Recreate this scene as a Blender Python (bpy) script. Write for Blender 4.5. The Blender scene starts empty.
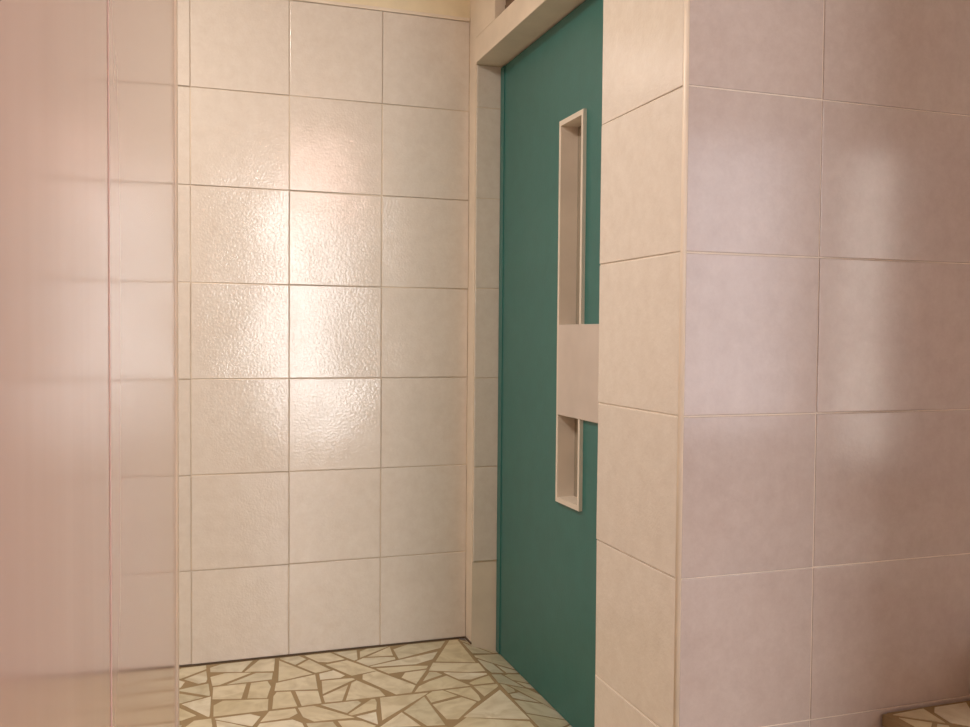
import bpy, bmesh, math, random
from mathutils import Vector, Matrix
random.seed(11)
col=bpy.context.scene.collection
bpy.context.scene.view_settings.view_transform='Standard'

# ---------------------------------------------------------------- materials
def s2l(c):
    return tuple((v/12.92 if v<=0.04045 else ((v+0.055)/1.055)**2.4) for v in [x/255 for x in c])+(1,)
def newmat(name):
    m=bpy.data.materials.new(name); m.use_nodes=True
    nt=m.node_tree; b=nt.nodes['Principled BSDF']
    return m,nt,b
def simple(name,rgb,rough=0.5,metal=0,bump=0,bscale=60,var=0.06,coat=0):
    m,nt,b=newmat(name)
    N=nt.nodes; L=nt.links
    geo=N.new('ShaderNodeNewGeometry')
    n=N.new('ShaderNodeTexNoise'); n.inputs['Scale'].default_value=bscale*0.15; n.inputs['Detail'].default_value=5
    L.new(geo.outputs['Position'],n.inputs['Vector'])
    r=N.new('ShaderNodeValToRGB')
    c=s2l(rgb)
    r.color_ramp.elements[0].position=0.3; r.color_ramp.elements[1].position=0.7
    r.color_ramp.elements[0].color=tuple(v*(1-var) for v in c[:3])+(1,)
    r.color_ramp.elements[1].color=tuple(min(1,v*(1+var)) for v in c[:3])+(1,)
    L.new(n.outputs['Fac'],r.inputs['Fac']); L.new(r.outputs['Color'],b.inputs['Base Color'])
    b.inputs['Roughness'].default_value=rough; b.inputs['Metallic'].default_value=metal
    b.inputs['Coat Weight'].default_value=coat; b.inputs['Coat Roughness'].default_value=0.1
    if bump:
        n2=N.new('ShaderNodeTexNoise'); n2.inputs['Scale'].default_value=bscale; n2.inputs['Detail'].default_value=3
        L.new(geo.outputs['Position'],n2.inputs['Vector'])
        bp=N.new('ShaderNodeBump'); bp.inputs['Strength'].default_value=bump; bp.inputs['Distance'].default_value=0.002
        L.new(n2.outputs['Fac'],bp.inputs['Height']); L.new(bp.outputs['Normal'],b.inputs['Normal'])
    return m
def tilemat(name,rgb_a,rgb_b,rough=0.22,bump=0.25,wave=0.25,ior=1.6):
    m,nt,b=newmat(name); N=nt.nodes; L=nt.links
    geo=N.new('ShaderNodeNewGeometry')
    add=N.new('ShaderNodeVectorMath'); add.operation='MULTIPLY_ADD'
    comb=N.new('ShaderNodeCombineXYZ')
    for i in range(3): L.new(geo.outputs['Random Per Island'],comb.inputs[i])
    add.inputs[1].default_value=(37,53,71)
    L.new(comb.outputs[0],add.inputs[0]); L.new(geo.outputs['Position'],add.inputs[2])
    n=N.new('ShaderNodeTexNoise'); n.inputs['Scale'].default_value=26; n.inputs['Detail'].default_value=10; n.inputs['Roughness'].default_value=0.8
    L.new(add.outputs[0],n.inputs['Vector'])
    r=N.new('ShaderNodeValToRGB'); r.color_ramp.elements[0].position=0.35; r.color_ramp.elements[1].position=0.65
    r.color_ramp.elements[0].color=s2l(rgb_a); r.color_ramp.elements[1].color=s2l(rgb_b)
    L.new(n.outputs['Fac'],r.inputs['Fac'])
    hs=N.new('ShaderNodeHueSaturation')
    mr=N.new('ShaderNodeMapRange'); mr.inputs['To Min'].default_value=0.975; mr.inputs['To Max'].default_value=1.02
    L.new(geo.outputs['Random Per Island'],mr.inputs['Value']); L.new(mr.outputs[0],hs.inputs['Value'])
    L.new(r.outputs['Color'],hs.inputs['Color']); L.new(hs.outputs['Color'],b.inputs['Base Color'])
    b.inputs['Roughness'].default_value=rough
    b.inputs['IOR'].default_value=ior
    n2=N.new('ShaderNodeTexNoise'); n2.inputs['Scale'].default_value=150; n2.inputs['Detail'].default_value=2
    L.new(geo.outputs['Position'],n2.inputs['Vector'])
    n3=N.new('ShaderNodeTexNoise'); n3.inputs['Scale'].default_value=6; n3.inputs['Detail'].default_value=0
    L.new(add.outputs[0],n3.inputs['Vector'])
    bp=N.new('ShaderNodeBump'); bp.inputs['Strength'].default_value=bump; bp.inputs['Distance'].default_value=0.0012
    L.new(n2.outputs['Fac'],bp.inputs['Height'])
    bp2=N.new('ShaderNodeBump'); bp2.inputs['Strength'].default_value=wave; bp2.inputs['Distance'].default_value=0.006
    L.new(n3.outputs['Fac'],bp2.inputs['Height']); L.new(bp.outputs['Normal'],bp2.inputs['Normal'])
    L.new(bp2.outputs['Normal'],b.inputs['Normal'])
    return m
M_tile=tilemat('ceramic_tile_cream',(216,206,196),(225,217,208),rough=0.12,bump=0.38,wave=0.28,ior=1.62)
M_tile_r=tilemat('ceramic_tile_rose',(197,184,180),(208,197,193),rough=0.14,bump=0.1,wave=0.04)
M_grout=simple('grout_tan',(214,200,182),0.9,bump=0.3)
M_groutw=simple('grout_white',(236,226,214),0.8,bump=0.3)
M_plaster=simple('plaster_cream',(230,216,186),0.7,bump=0.15,bscale=90)
M_wall=simple('plaster_room',(168,148,134),0.8,bump=0.2)
M_trim=simple('trim_cream',(230,217,200),0.35)
M_lintel=simple('lintel_paint',(230,217,200),0.5,bump=0.2,bscale=70)
M_brown=simple('transom_brown',(120,98,78),0.6)
M_teal=simple('teal_paint',(48,110,106),0.36,bump=0.12,bscale=120,var=0.05)
M_frame=simple('aluminium_beige',(228,218,205),0.35,metal=0.1)
M_plate=simple('aluminium_plate',(218,206,198),0.3,metal=0.3)
M_glass=simple('frosted_glass',(150,140,125),0.3)
M_dark=simple('joint_dark',(92,76,60),0.9)
M_fgrout=simple('floor_grout',(156,134,100),0.85,bump=0.4,bscale=80)
M_white=simple('window_white',(225,222,215),0.4)
M_refl_line=simple('painted_grout_reflection',(168,134,122),0.5)  # painted reflection of a back-wall grout line

def chipmat():
    m,nt,b=newmat('marble_chip'); N=nt.nodes; L=nt.links
    geo=N.new('ShaderNodeNewGeometry')
    r=N.new('ShaderNodeValToRGB'); cr=r.color_ramp
    cr.elements[0].color=s2l((222,212,186)); cr.elements[1].color=s2l((228,222,204))
    for p,c in ((0.3,(212,200,168)),(0.5,(232,225,206)),(0.75,(206,198,172)),(0.9,(218,205,168))):
        e=cr.elements.new(p); e.color=s2l(c)
    L.new(geo.outputs['Random Per Island'],r.inputs['Fac'])
    n=N.new('ShaderNodeTexNoise'); n.inputs['Scale'].default_value=12; n.inputs['Detail'].default_value=8; n.inputs['Distortion'].default_value=1.5
    L.new(geo.outputs['Position'],n.inputs['Vector'])
    r2=N.new('ShaderNodeValToRGB'); r2.color_ramp.elements[0].position=0.35; r2.color_ramp.elements[1].position=0.6
    r2.color_ramp.elements[0].color=(0.78,0.74,0.67,1); r2.color_ramp.elements[1].color=(1,1,1,1)
    L.new(n.outputs['Fac'],r2.inputs['Fac'])
    mx=N.new('ShaderNodeMixRGB'); mx.blend_type='MULTIPLY'; mx.inputs[0].default_value=1
    L.new(r.outputs[0],mx.inputs[1]); L.new(r2.outputs[0],mx.inputs[2])
    L.new(mx.outputs[0],b.inputs['Base Color']); b.inputs['Roughness'].default_value=0.3
    return m
M_chip=chipmat()

def panelmat():
    m,nt,b=newmat('polished_rose_panel'); N=nt.nodes; L=nt.links
    geo=N.new('ShaderNodeNewGeometry')
    mp=N.new('ShaderNodeMapping'); mp.inputs['Scale'].default_value=(14,14,1.2)
    L.new(geo.outputs['Position'],mp.inputs['Vector'])
    n=N.new('ShaderNodeTexNoise'); n.inputs['Scale'].default_value=1.2; n.inputs['Detail'].default_value=4
    L.new(mp.outputs[0],n.inputs['Vector'])
    r=N.new('ShaderNodeValToRGB'); r.color_ramp.elements[0].position=0.3; r.color_ramp.elements[1].position=0.7
    r.color_ramp.elements[0].color=s2l((194,164,158)); r.color_ramp.elements[1].color=s2l((203,175,169))
    L.new(n.outputs['Fac'],r.inputs['Fac']); L.new(r.outputs[0],b.inputs['Base Color'])
    b.inputs['Roughness'].default_value=0.13
    b.inputs['IOR'].default_value=1.6
    return m
M_panel=panelmat()

# ---------------------------------------------------------------- mesh helpers
def finish(name,bm,mats,smooth=False):
    me=bpy.data.meshes.new(name); bm.normal_update(); bm.to_mesh(me); bm.free()
    for m in mats: me.materials.append(m)
    if smooth:
        for p in me.polygons: p.use_smooth=True
    o=bpy.data.objects.new(name,me); col.objects.link(o); return o
def bm_box(bm,x0,x1,y0,y1,z0,z1,mi=0,bev=0):
    t=bmesh.new()
    bmesh.ops.create_cube(t,size=1)
    for v in t.verts:
        v.co=Vector(((x0+x1)/2+v.co.x*(x1-x0),(y0+y1)/2+v.co.y*(y1-y0),(z0+z1)/2+v.co.z*(z1-z0)))
    if bev: bmesh.ops.bevel(t,geom=t.edges[:],offset=bev,segments=2,affect='EDGES',profile=0.5)
    mp={v:bm.verts.new(v.co) for v in t.verts}
    for f in t.faces:
        nf=bm.faces.new([mp[v] for v in f.verts]); nf.material_index=mi
    t.free()
def tile_panel(bm,org,u,n,us,zs,gap=0.003,mi=0,thick=0.004,tilt=0.004):
    """individual bevelled tiles on a wall: org point, u unit along wall, n outward normal"""
    org=Vector(org);u=Vector(u);n=Vector(n);Z=Vector((0,0,1))
    flip=(u.cross(Z)).dot(n)<0
    for i in range(len(us)-1):
        for j in range(len(zs)-1):
            a,b=us[i]+gap/2,us[i+1]-gap/2; c,d=zs[j]+gap/2,zs[j+1]-gap/2
            if b-a<0.004 or d-c<0.004: continue
            tu=max(-1.4*tilt,min(1.4*tilt,random.gauss(0,tilt))); tz=max(-1.4*tilt,min(1.4*tilt,random.gauss(0,tilt)))
            ju=random.uniform(-.0004,.0004); jz=random.uniform(-.0004,.0004)
            mu,mz=(a+b)/2,(c+d)/2
            e=0.0014
            rings=[]
            for ins,h in ((0,-0.003),(0,thick-0.0010),(e*0.4,thick-0.0003),(e,thick)):
                ring=[]
                for (uu,zz) in ((a+ins,c+ins),(b-ins,c+ins),(b-ins,d-ins),(a+ins,d-ins)):
                    hh=h+(tu*(uu-mu)+tz*(zz-mz) if h>0 else 0)
                    ring.append(bm.verts.new(org+u*(uu+ju)+Z*(zz+jz)+n*hh))
                rings.append(ring)
            fs=[]
            for k in range(3):
                for q in range(4):
                    fs.append([rings[k][q],rings[k][(q+1)%4],rings[k+1][(q+1)%4],rings[k+1][q]])
            fs.append(rings[3])
            for f in fs:
                if flip: f=f[::-1]
                bm.faces.new(f).material_index=mi
TT=0.004
zrows=[0.004]+[0.3*k for k in range(1,8)]
zrows_hi=[0.004]+[0.3*k for k in range(1,9)]+[2.5]

# ---------------------------------------------------------------- room constants
H=2.5; PX=-0.07; PY=-1.512; QY=-1.168; RX=0.088; JY=-0.07; J2=-1.04
SOF=1.94
XL=-2.0; XR=4.2; YS=-5.2
FD=-0.034; FX=-0.03   # threshold dips slightly towards the door, from x=FX

# wall_north -----------------------------------------------------------------
bm=bmesh.new()
bm_box(bm,XL,0.0,TT,0.15,0,H,1)
bm_box(bm,XL,0.0,0.0022,TT,0,2.1,2)
bm_box(bm,XL,0.0,0.0015,TT,2.1,H,1)
us=[-1.8-0.3+0.3*k for k in range(0,8)]; us[0]=XL
tile_panel(bm,(0,TT,0),(1,0,0),(0,-1,0),us,zrows,tilt=0.008,thick=0.0056)
finish('wall_north',bm,[M_tile,M_plaster,M_grout])
bm=bmesh.new(); bm_box(bm,XL,0,-0.005,0.003,0,0.005,0)
bm_box(bm,-0.004,0.0,JY,0,0,0.005,0)
finish('trim_1',bm,[M_dark])
bm=bmesh.new(); bm_box(bm,XL,-0.002,-0.007,0.004,2.1,2.112,0,0.003)
finish('trim_2',bm,[M_trim])

# wall_east : door wall ------------------------------------------------------
bm=bmesh.new()
bm_box(bm,0.0,0.25,JY+TT,0.15,-0.06,SOF,0)
bm_box(bm,0.0,0.25,QY,J2,-0.06,H,0)
bm_box(bm,0.004,RX+0.02,JY+0.0015,JY+TT+0.001,0.28,SOF,2)
tile_panel(bm,(0,JY+TT,0),(1,0,0),(0,-1,0),[0.002,RX+0.03],[0.28]+[0.3*k for k in range(2,7)]+[SOF],mi=1,tilt=0.004)
finish('wall_east',bm,[M_trim,M_tile,M_grout])

# lintel ---------------------------------------------------------------------
bm=bmesh.new()
bm_box(bm,-0.006,0.25,QY,JY-0.012,SOF,2.022,0,0.002)
bm_box(bm,-0.006,0.25,-0.27,JY-0.012,2.022,H,0,0.002)
bm_box(bm,0.0,0.25,JY-0.012,0.15,SOF,H,0)
bm_box(bm,-0.006,0.25,QY,-0.27,2.26,H,0,0.002)
bm_box(bm,0.03,0.25,QY,-0.27,2.022,2.26,1)
for k in range(6):
    z=2.05+k*0.036
    bm_box(bm,0.02,0.03,QY+0.02,-0.29,z,z+0.012,1,0.002)
finish('door_lintel',bm,[M_lintel,M_brown])

# pillar + right wall ---------------------------------------------------------
bm=bmesh.new()
bm_box(bm,PX+TT-0.0016,XR,PY+TT-0.0016,QY,0,H,2)
tile_panel(bm,(PX+TT,QY,0),(0,-1,0),(-1,0,0),[0,0.338],zrows_hi,mi=0,tilt=0.003)
us=[0.006,0.2993]+[0.2993+0.4*k for k in range(1,11)]
us=[u for u in us if PX+u<XR-0.02]+[XR-PX]
tile_panel(bm,(PX,PY+TT,0),(1,0,0),(0,-1,0),us,zrows_hi,mi=1,tilt=0.002)
finish('wall_pillar',bm,[M_tile,M_tile_r,M_groutw])
bm=bmesh.new()
bmesh.ops.create_cone(bm,segments=24,radius1=0.0062,radius2=0.0062,depth=H,cap_ends=True,matrix=Matrix.Translation((PX+0.0062,PY+0.0062,H/2)))
finish('trim_3',bm,[M_trim],True)

# door -----------------------------------------------------------------------
door=bpy.data.objects.new('door_1',None); col.objects.link(door)
def par(o,p): o.parent=p; return o
fy0,fy1,fz0,fz1=-0.752,-0.592,0.575,1.645
b=0.020
hy=-0.90; hz0,hz1=0.822,1.076
dT=0.05
ya,yb=JY-0.004,J2+0.004
iy0,iy1,iz0,iz1=fy0+b*0.4,fy1-b*0.4,fz0+b*0.4,fz1-b*0.4
DB=FD+0.004
bm=bmesh.new()
bm_box(bm,RX,RX+dT,iy1,ya,DB,SOF-0.006,0)
bm_box(bm,RX,RX+dT,yb,iy0,DB,SOF-0.006,0)
bm_box(bm,RX,RX+dT,iy0,iy1,iz1,SOF-0.006,0)
bm_box(bm,RX,RX+dT,iy0,iy1,DB,iz0,0)
bm_box(bm,RX-0.003,RX+0.01,ya-0.035,ya,DB,SOF-0.006,0,0.001)
par(finish('leaf',bm,[M_teal]),door)
bm=bmesh.new()
px=RX-0.010
T=b*0.7
bm_box(bm,px,RX+dT,fy1-b*0.6,fy1,fz0+T,fz1-T,0)
bm_box(bm,px,RX+dT,fy0,fy0+b*0.6,fz0+T,hz0,0)
bm_box(bm,px,RX+dT,fy0,fy0+b*0.6,hz1,fz1-T,0)
bm_box(bm,px,RX+dT,fy0,fy1,fz1-T,fz1,0)
bm_box(bm,px,RX+dT,fy0,fy1,fz0,fz0+T,0)
par(finish('window_frame',bm,[M_frame]),door)
bm=bmesh.new()
bm_box(bm,px-0.001,RX+0.03,hy,fy1-b*0.5,hz0,hz1,0,0.002)
par(finish('handle_plate',bm,[M_plate]),door)
bm=bmesh.new()
bm_box(bm,RX+0.042,RX+0.048,iy0,iy1,iz0,iz1,0)
par(finish('frosted_pane',bm,[M_glass]),door)
bm=bmesh.new()
bm_box(bm,RX+0.052,RX+0.09,J2,JY,FD,SOF,0)
par(finish('rebate',bm,[M_dark]),door)

# glossy partition close on the left ------------------------------------------
cam_loc=Vector((-0.9384,-2.9722,1.0479)); yaw,pitch,roll=0.3250,-0.0323,0.0082
al=0.033; c=0.05
d=Vector((math.sin(al),math.cos(al),0)); nl=Vector((-math.cos(al),math.sin(al),0))
foot=Vector((-0.9384,-2.9722,0))+nl*c
L1=1.42
bm=bmesh.new()
def slab(bm,s0,s1,t0,t1,z0,z1,mi):
    pts=[foot+d*s0+nl*t0,foot+d*s1+nl*t0,foot+d*s1+nl*t1,foot+d*s0+nl*t1]
    lo=[bm.verts.new(p+Vector((0,0,z0))) for p in pts]; hi=[bm.verts.new(p+Vector((0,0,z1))) for p in pts]
    for i in range(4):
        bm.faces.new([lo[i],lo[(i+1)%4],hi[(i+1)%4],hi[i]]).material_index=mi
    bm.faces.new(lo[::-1]).material_index=mi; bm.faces.new(hi).material_index=mi
REFL=0.505
slab(bm,-2.2,REFL-0.005,0,0.12,0,H,0)
slab(bm,REFL+0.005,L1,0,0.12,0,H,0)
slab(bm,REFL-0.005,REFL+0.005,0.0006,0.119,0,H,1)  # darker strip painted in as the grout line mirrored by the panel
bmesh.ops.recalc_face_normals(bm,faces=bm.faces[:])
finish('wall_west_partition',bm,[M_panel,M_refl_line])
bm=bmesh.new()
bmesh.ops.create_cone(bm,segments=24,radius1=0.005,radius2=0.005,depth=H,cap_ends=True,matrix=Matrix.Translation(foot+d*L1+nl*0.001+Vector((0,0,H/2))))
finish('trim_4',bm,[M_trim],True)

# floor ----------------------------------------------------------------------
def area(p): return 0.5*abs(sum(p[i][0]*p[(i+1)%len(p)][1]-p[(i+1)%len(p)][0]*p[i][1] for i in range(len(p))))
def split(p,o,dr):
    def side(q): return (q[0]-o[0])*dr[1]-(q[1]-o[1])*dr[0]
    A=[];B=[]
    for i in range(len(p)):
        q,r=p[i],p[(i+1)%len(p)]; sq,sr=side(q),side(r)
        if sq>=0:A.append(q)
        if sq<=0:B.append(q)
        if sq*sr<0:
            t=sq/(sq-sr); m=(q[0]+t*(r[0]-q[0]),q[1]+t*(r[1]-q[1])); A.append(m);B.append(m)
    return A,B
def inset(p,g,var=True):
    if sum(p[i][0]*p[(i+1)%len(p)][1]-p[(i+1)%len(p)][0]*p[i][1] for i in range(len(p)))<0: p=p[::-1]
    out=p[:]
    for i in range(len(p)):
        q,r=p[i],p[(i+1)%len(p)]; dx,dy=r[0]-q[0],r[1]-q[1]; l=math.hypot(dx,dy)
        if l<1e-6: continue
        nx,ny=-dy/l,dx/l; gg=g*random.uniform(0.6,1.5)
        tl=random.uniform(-0.06,0.06) if var else 0
        o=((q[0]+r[0])/2+nx*gg,(q[1]+r[1])/2+ny*gg)
        nx,ny=nx*math.cos(tl)-ny*math.sin(tl),nx*math.sin(tl)+ny*math.cos(tl)
        new=[]
        for k in range(len(out)):
            a,b2=out[k],out[(k+1)%len(out)]
            sa=(a[0]-o[0])*nx+(a[1]-o[1])*ny; sb=(b2[0]-o[0])*nx+(b2[1]-o[1])*ny
            if sa>=0:new.append(a)
            if sa*sb<0:
                t=sa/(sa-sb); new.append((a[0]+t*(b2[0]-a[0]),a[1]+t*(b2[1]-a[1])))
        out=new
        if len(out)<3: return None
    return out
def chips(rect,target):
    todo=[rect]; done=[]
    while todo:
        p=todo.pop()
        a=area(p)
        if a<target*random.uniform(0.5,2.0): done.append(p); continue
        n=len(p); i,j=max(((i,j) for i in range(n) for j in range(i)),key=lambda ij:math.dist(p[ij[0]],p[ij[1]]))
        ang=math.atan2(p[i][1]-p[j][1],p[i][0]-p[j][0])+math.pi/2+random.uniform(-0.6,0.6)
        cx=sum(q[0] for q in p)/n; cy=sum(q[1] for q in p)/n
        r=math.sqrt(a)*0.12
        A,B=split(p,(cx+random.uniform(-r,r),cy+random.uniform(-r,r)),(math.cos(ang),math.sin(ang)))
        if len(A)<3 or len(B)<3: continue
        todo+= [A,B]
    return done
def lay_chips(bm,x0,x1,y0,y1,z,mi,step=0.82,ox=FX,oy=-0.42,g=0.0058,target=0.012,slope=False):
    i=math.floor((x0-ox)/step+1e-6); j0=math.floor((y0-oy)/step+1e-6)
    while ox+i*step<x1:
        j=j0
        while oy+j*step<y1:
            a,b2=max(x0,ox+i*step),min(x1,ox+(i+1)*step); c0,c1=max(y0,oy+j*step),min(y1,oy+(j+1)*step)
            if b2-a>0.02 and c1-c0>0.02:
                for p in chips([(a,c0),(b2,c0),(b2,c1),(a,c1)],target):
                    q=inset(p,g)
                    if not q or area(q)<0.0003: continue
                    if random.random()<0.6 and len(q)<6:
                        k=random.randrange(len(q)); A0,B0,C0=q[k-1],q[k],q[(k+1)%len(q)]
                        t1,t2=random.uniform(.15,.4),random.uniform(.15,.4)
                        m1=(B0[0]+(A0[0]-B0[0])*t1,B0[1]+(A0[1]-B0[1])*t1); m2=(B0[0]+(C0[0]-B0[0])*t2,B0[1]+(C0[1]-B0[1])*t2)
                        q=q[:k]+[m1,m2]+q[k+1:]
                    dz=lambda v: (FD*(v[0]-FX)/(RX-FX) if slope else 0)
                    lo=[bm.verts.new((v[0],v[1],z-0.002+dz(v))) for v in q]
                    hi=[bm.verts.new((v[0],v[1],z+0.0007+dz(v))) for v in q]
                    f=bm.faces.new(hi); f.material_index=mi
                    for k in range(len(q)):
                        bm.faces.new([lo[k],lo[(k+1)%len(q)],hi[(k+1)%len(q)],hi[k]]).material_index=mi
            j+=1
        i+=1
bm=bmesh.new()
bm_box(bm,XL,FX,YS,0.15,-0.15,0.0,1)
bm_box(bm,FX,XR,YS,QY,-0.15,0.0,1)
ze=FD*(0.14-FX)/(RX-FX)
vs=[bm.verts.new(v) for v in ((FX,QY,0),(0.14,QY,ze),(0.14,0.0,ze),(FX,0.0,0))]
bm.faces.new(vs).material_index=1
lay_chips(bm,XL,FX,QY,-0.006,0.0,0)
lay_chips(bm,FX,0.10,QY,-0.006,0.0,0,step=0.5,target=0.008,slope=True)
lay_chips(bm,XL,XR,-3.9,QY,0.0,0)
finish('floor',bm,[M_chip,M_fgrout])

# stairs at right --------------------------------------------------------------
bm=bmesh.new()
YW=PY-0.005
for k in range(3):
    x0=0.41+(k-1)*0.30; z=0.148*(k+1)-0.002
    x1=x0+0.30 if k<2 else 2.3
    bm_box(bm,x0,x1,-2.55,YW,0,z-0.0008,1)
    bm_box(bm,x0-0.012,x1,-2.555,YW,z-0.025,z-0.001,1,0.002)
    lay_chips(bm,x0,x1,-2.54,YW-0.004,z,0,step=0.6,ox=x0,oy=-2.54,target=0.007)
finish('stair_flight',bm,[M_chip,M_fgrout])

# rest of the room shell -------------------------------------------------------
bm=bmesh.new(); bm_box(bm,XL-0.15,XL,YS,0.15,0,H); finish('wall_west',bm,[M_wall])
bm=bmesh.new(); bm_box(bm,XR,XR+0.15,YS,PY,0,H); finish('wall_east_end',bm,[M_wall])
bm=bmesh.new(); bm_box(bm,XL-0.15,XR+0.15,YS,0.15,H,H+0.12); finish('ceiling',bm,[M_plaster])
bm=bmesh.new(); bm_box(bm,0.20,0.62,-3.2,-2.8,0,H,0,0.006); finish('shade_blocker_column',bm,[M_wall])  # unseen column, added to shade the far end of the right wall
wins=[(-0.24,0.42,0.15,2.38),(1.9,3.0,0.4,2.35),(3.44,3.8,0.15,2.38)]
bm=bmesh.new()
xs=[XL]+[v for w in wins for v in w[:2]]+[XR]
for i in range(0,len(xs),2): bm_box(bm,xs[i],xs[i+1],YS-0.15,YS,0,H)
for w in wins:
    bm_box(bm,w[0],w[1],YS-0.15,YS,0,w[2]); bm_box(bm,w[0],w[1],YS-0.15,YS,w[3],H)
finish('wall_south',bm,[M_wall])
for i,w in enumerate(wins):
    bm=bmesh.new(); f=0.04
    y0,y1=YS-0.08,YS-0.03
    bm_box(bm,w[0],w[0]+f,y0,y1,w[2],w[3],0,0.003); bm_box(bm,w[1]-f,w[1],y0,y1,w[2],w[3],0,0.003)
    bm_box(bm,w[0]+f,w[1]-f,y0,y1,w[2],w[2]+f,0,0.003); bm_box(bm,w[0]+f,w[1]-f,y0,y1,w[3]-f,w[3],0,0.003)
    bm_box(bm,w[0]+f,w[1]-f,y0+0.01,y1-0.01,1.1,1.13,0,0.003)
    finish(f'window_{i+1}',bm,[M_white])

# ---------------------------------------------------------------- lights
def area_light(name,loc,target,sx,sy,power,rgb):
    l=bpy.data.lights.new(name,'AREA'); l.shape='RECTANGLE'; l.size=sx; l.size_y=sy; l.energy=power; l.color=rgb
    o=bpy.data.objects.new(name,l); col.objects.link(o); o.location=loc
    o.rotation_euler=(Vector(target)-Vector(loc)).to_track_quat('-Z','Y').to_euler(); return o
area_light('daylight_window',(0.09,YS-0.12,1.27),(0.09,0,1.27),0.66,2.23,64,(1,0.965,0.945))
area_light('daylight_wide_window',(2.45,YS-0.12,1.4),(2.45,0,1.4),1.1,1.9,15,(0.98,0.94,1))
area_light('daylight_stair_window',(3.62,YS-0.12,1.27),(3.62,0,1.27),0.36,2.2,17,(1,0.92,0.82))
area_light('corridor_lamp',(-1.5,-1.25,2.44),(-1.4,-1.2,0),0.4,0.4,35,(1,0.9,0.79))
l=bpy.data.lights.new('ceiling_bulb','POINT'); l.energy=34; l.shadow_soft_size=0.08; l.color=(1,0.6,0.5)
o=bpy.data.objects.new('ceiling_bulb',l); col.objects.link(o); o.location=(0.46,-4.5,2.33)
bm=bmesh.new()
bmesh.ops.create_cone(bm,segments=24,radius1=0.05,radius2=0.06,depth=0.06,cap_ends=True,matrix=Matrix.Translation((0.46,-4.5,H-0.03)))
finish('ceiling_lamp',bm,[M_white],True)
w=bpy.data.worlds.new('World'); bpy.context.scene.world=w; w.use_nodes=True
w.node_tree.nodes['Background'].inputs[0].default_value=(0.8,0.85,1,1); w.node_tree.nodes['Background'].inputs[1].default_value=0.6

# ---------------------------------------------------------------- camera
cy,sy=math.cos(yaw),math.sin(yaw); cp,sp=math.cos(pitch),math.sin(pitch)
fwd=Vector((sy*cp,cy*cp,sp)); right=Vector((cy,-sy,0)); up=right.cross(fwd)
cr,sr=math.cos(roll),math.sin(roll)
r=cr*right+sr*up; u=-sr*right+cr*up
cd=bpy.data.cameras.new('camera'); cd.sensor_width=36; cd.lens=912.25/970*36; cd.clip_start=0.01
co=bpy.data.objects.new('camera',cd); col.objects.link(co)
co.matrix_world=Matrix(((r.x,u.x,-fwd.x,cam_loc.x),(r.y,u.y,-fwd.y,cam_loc.y),(r.z,u.z,-fwd.z,cam_loc.z),(0,0,0,1)))
bpy.context.scene.camera=co
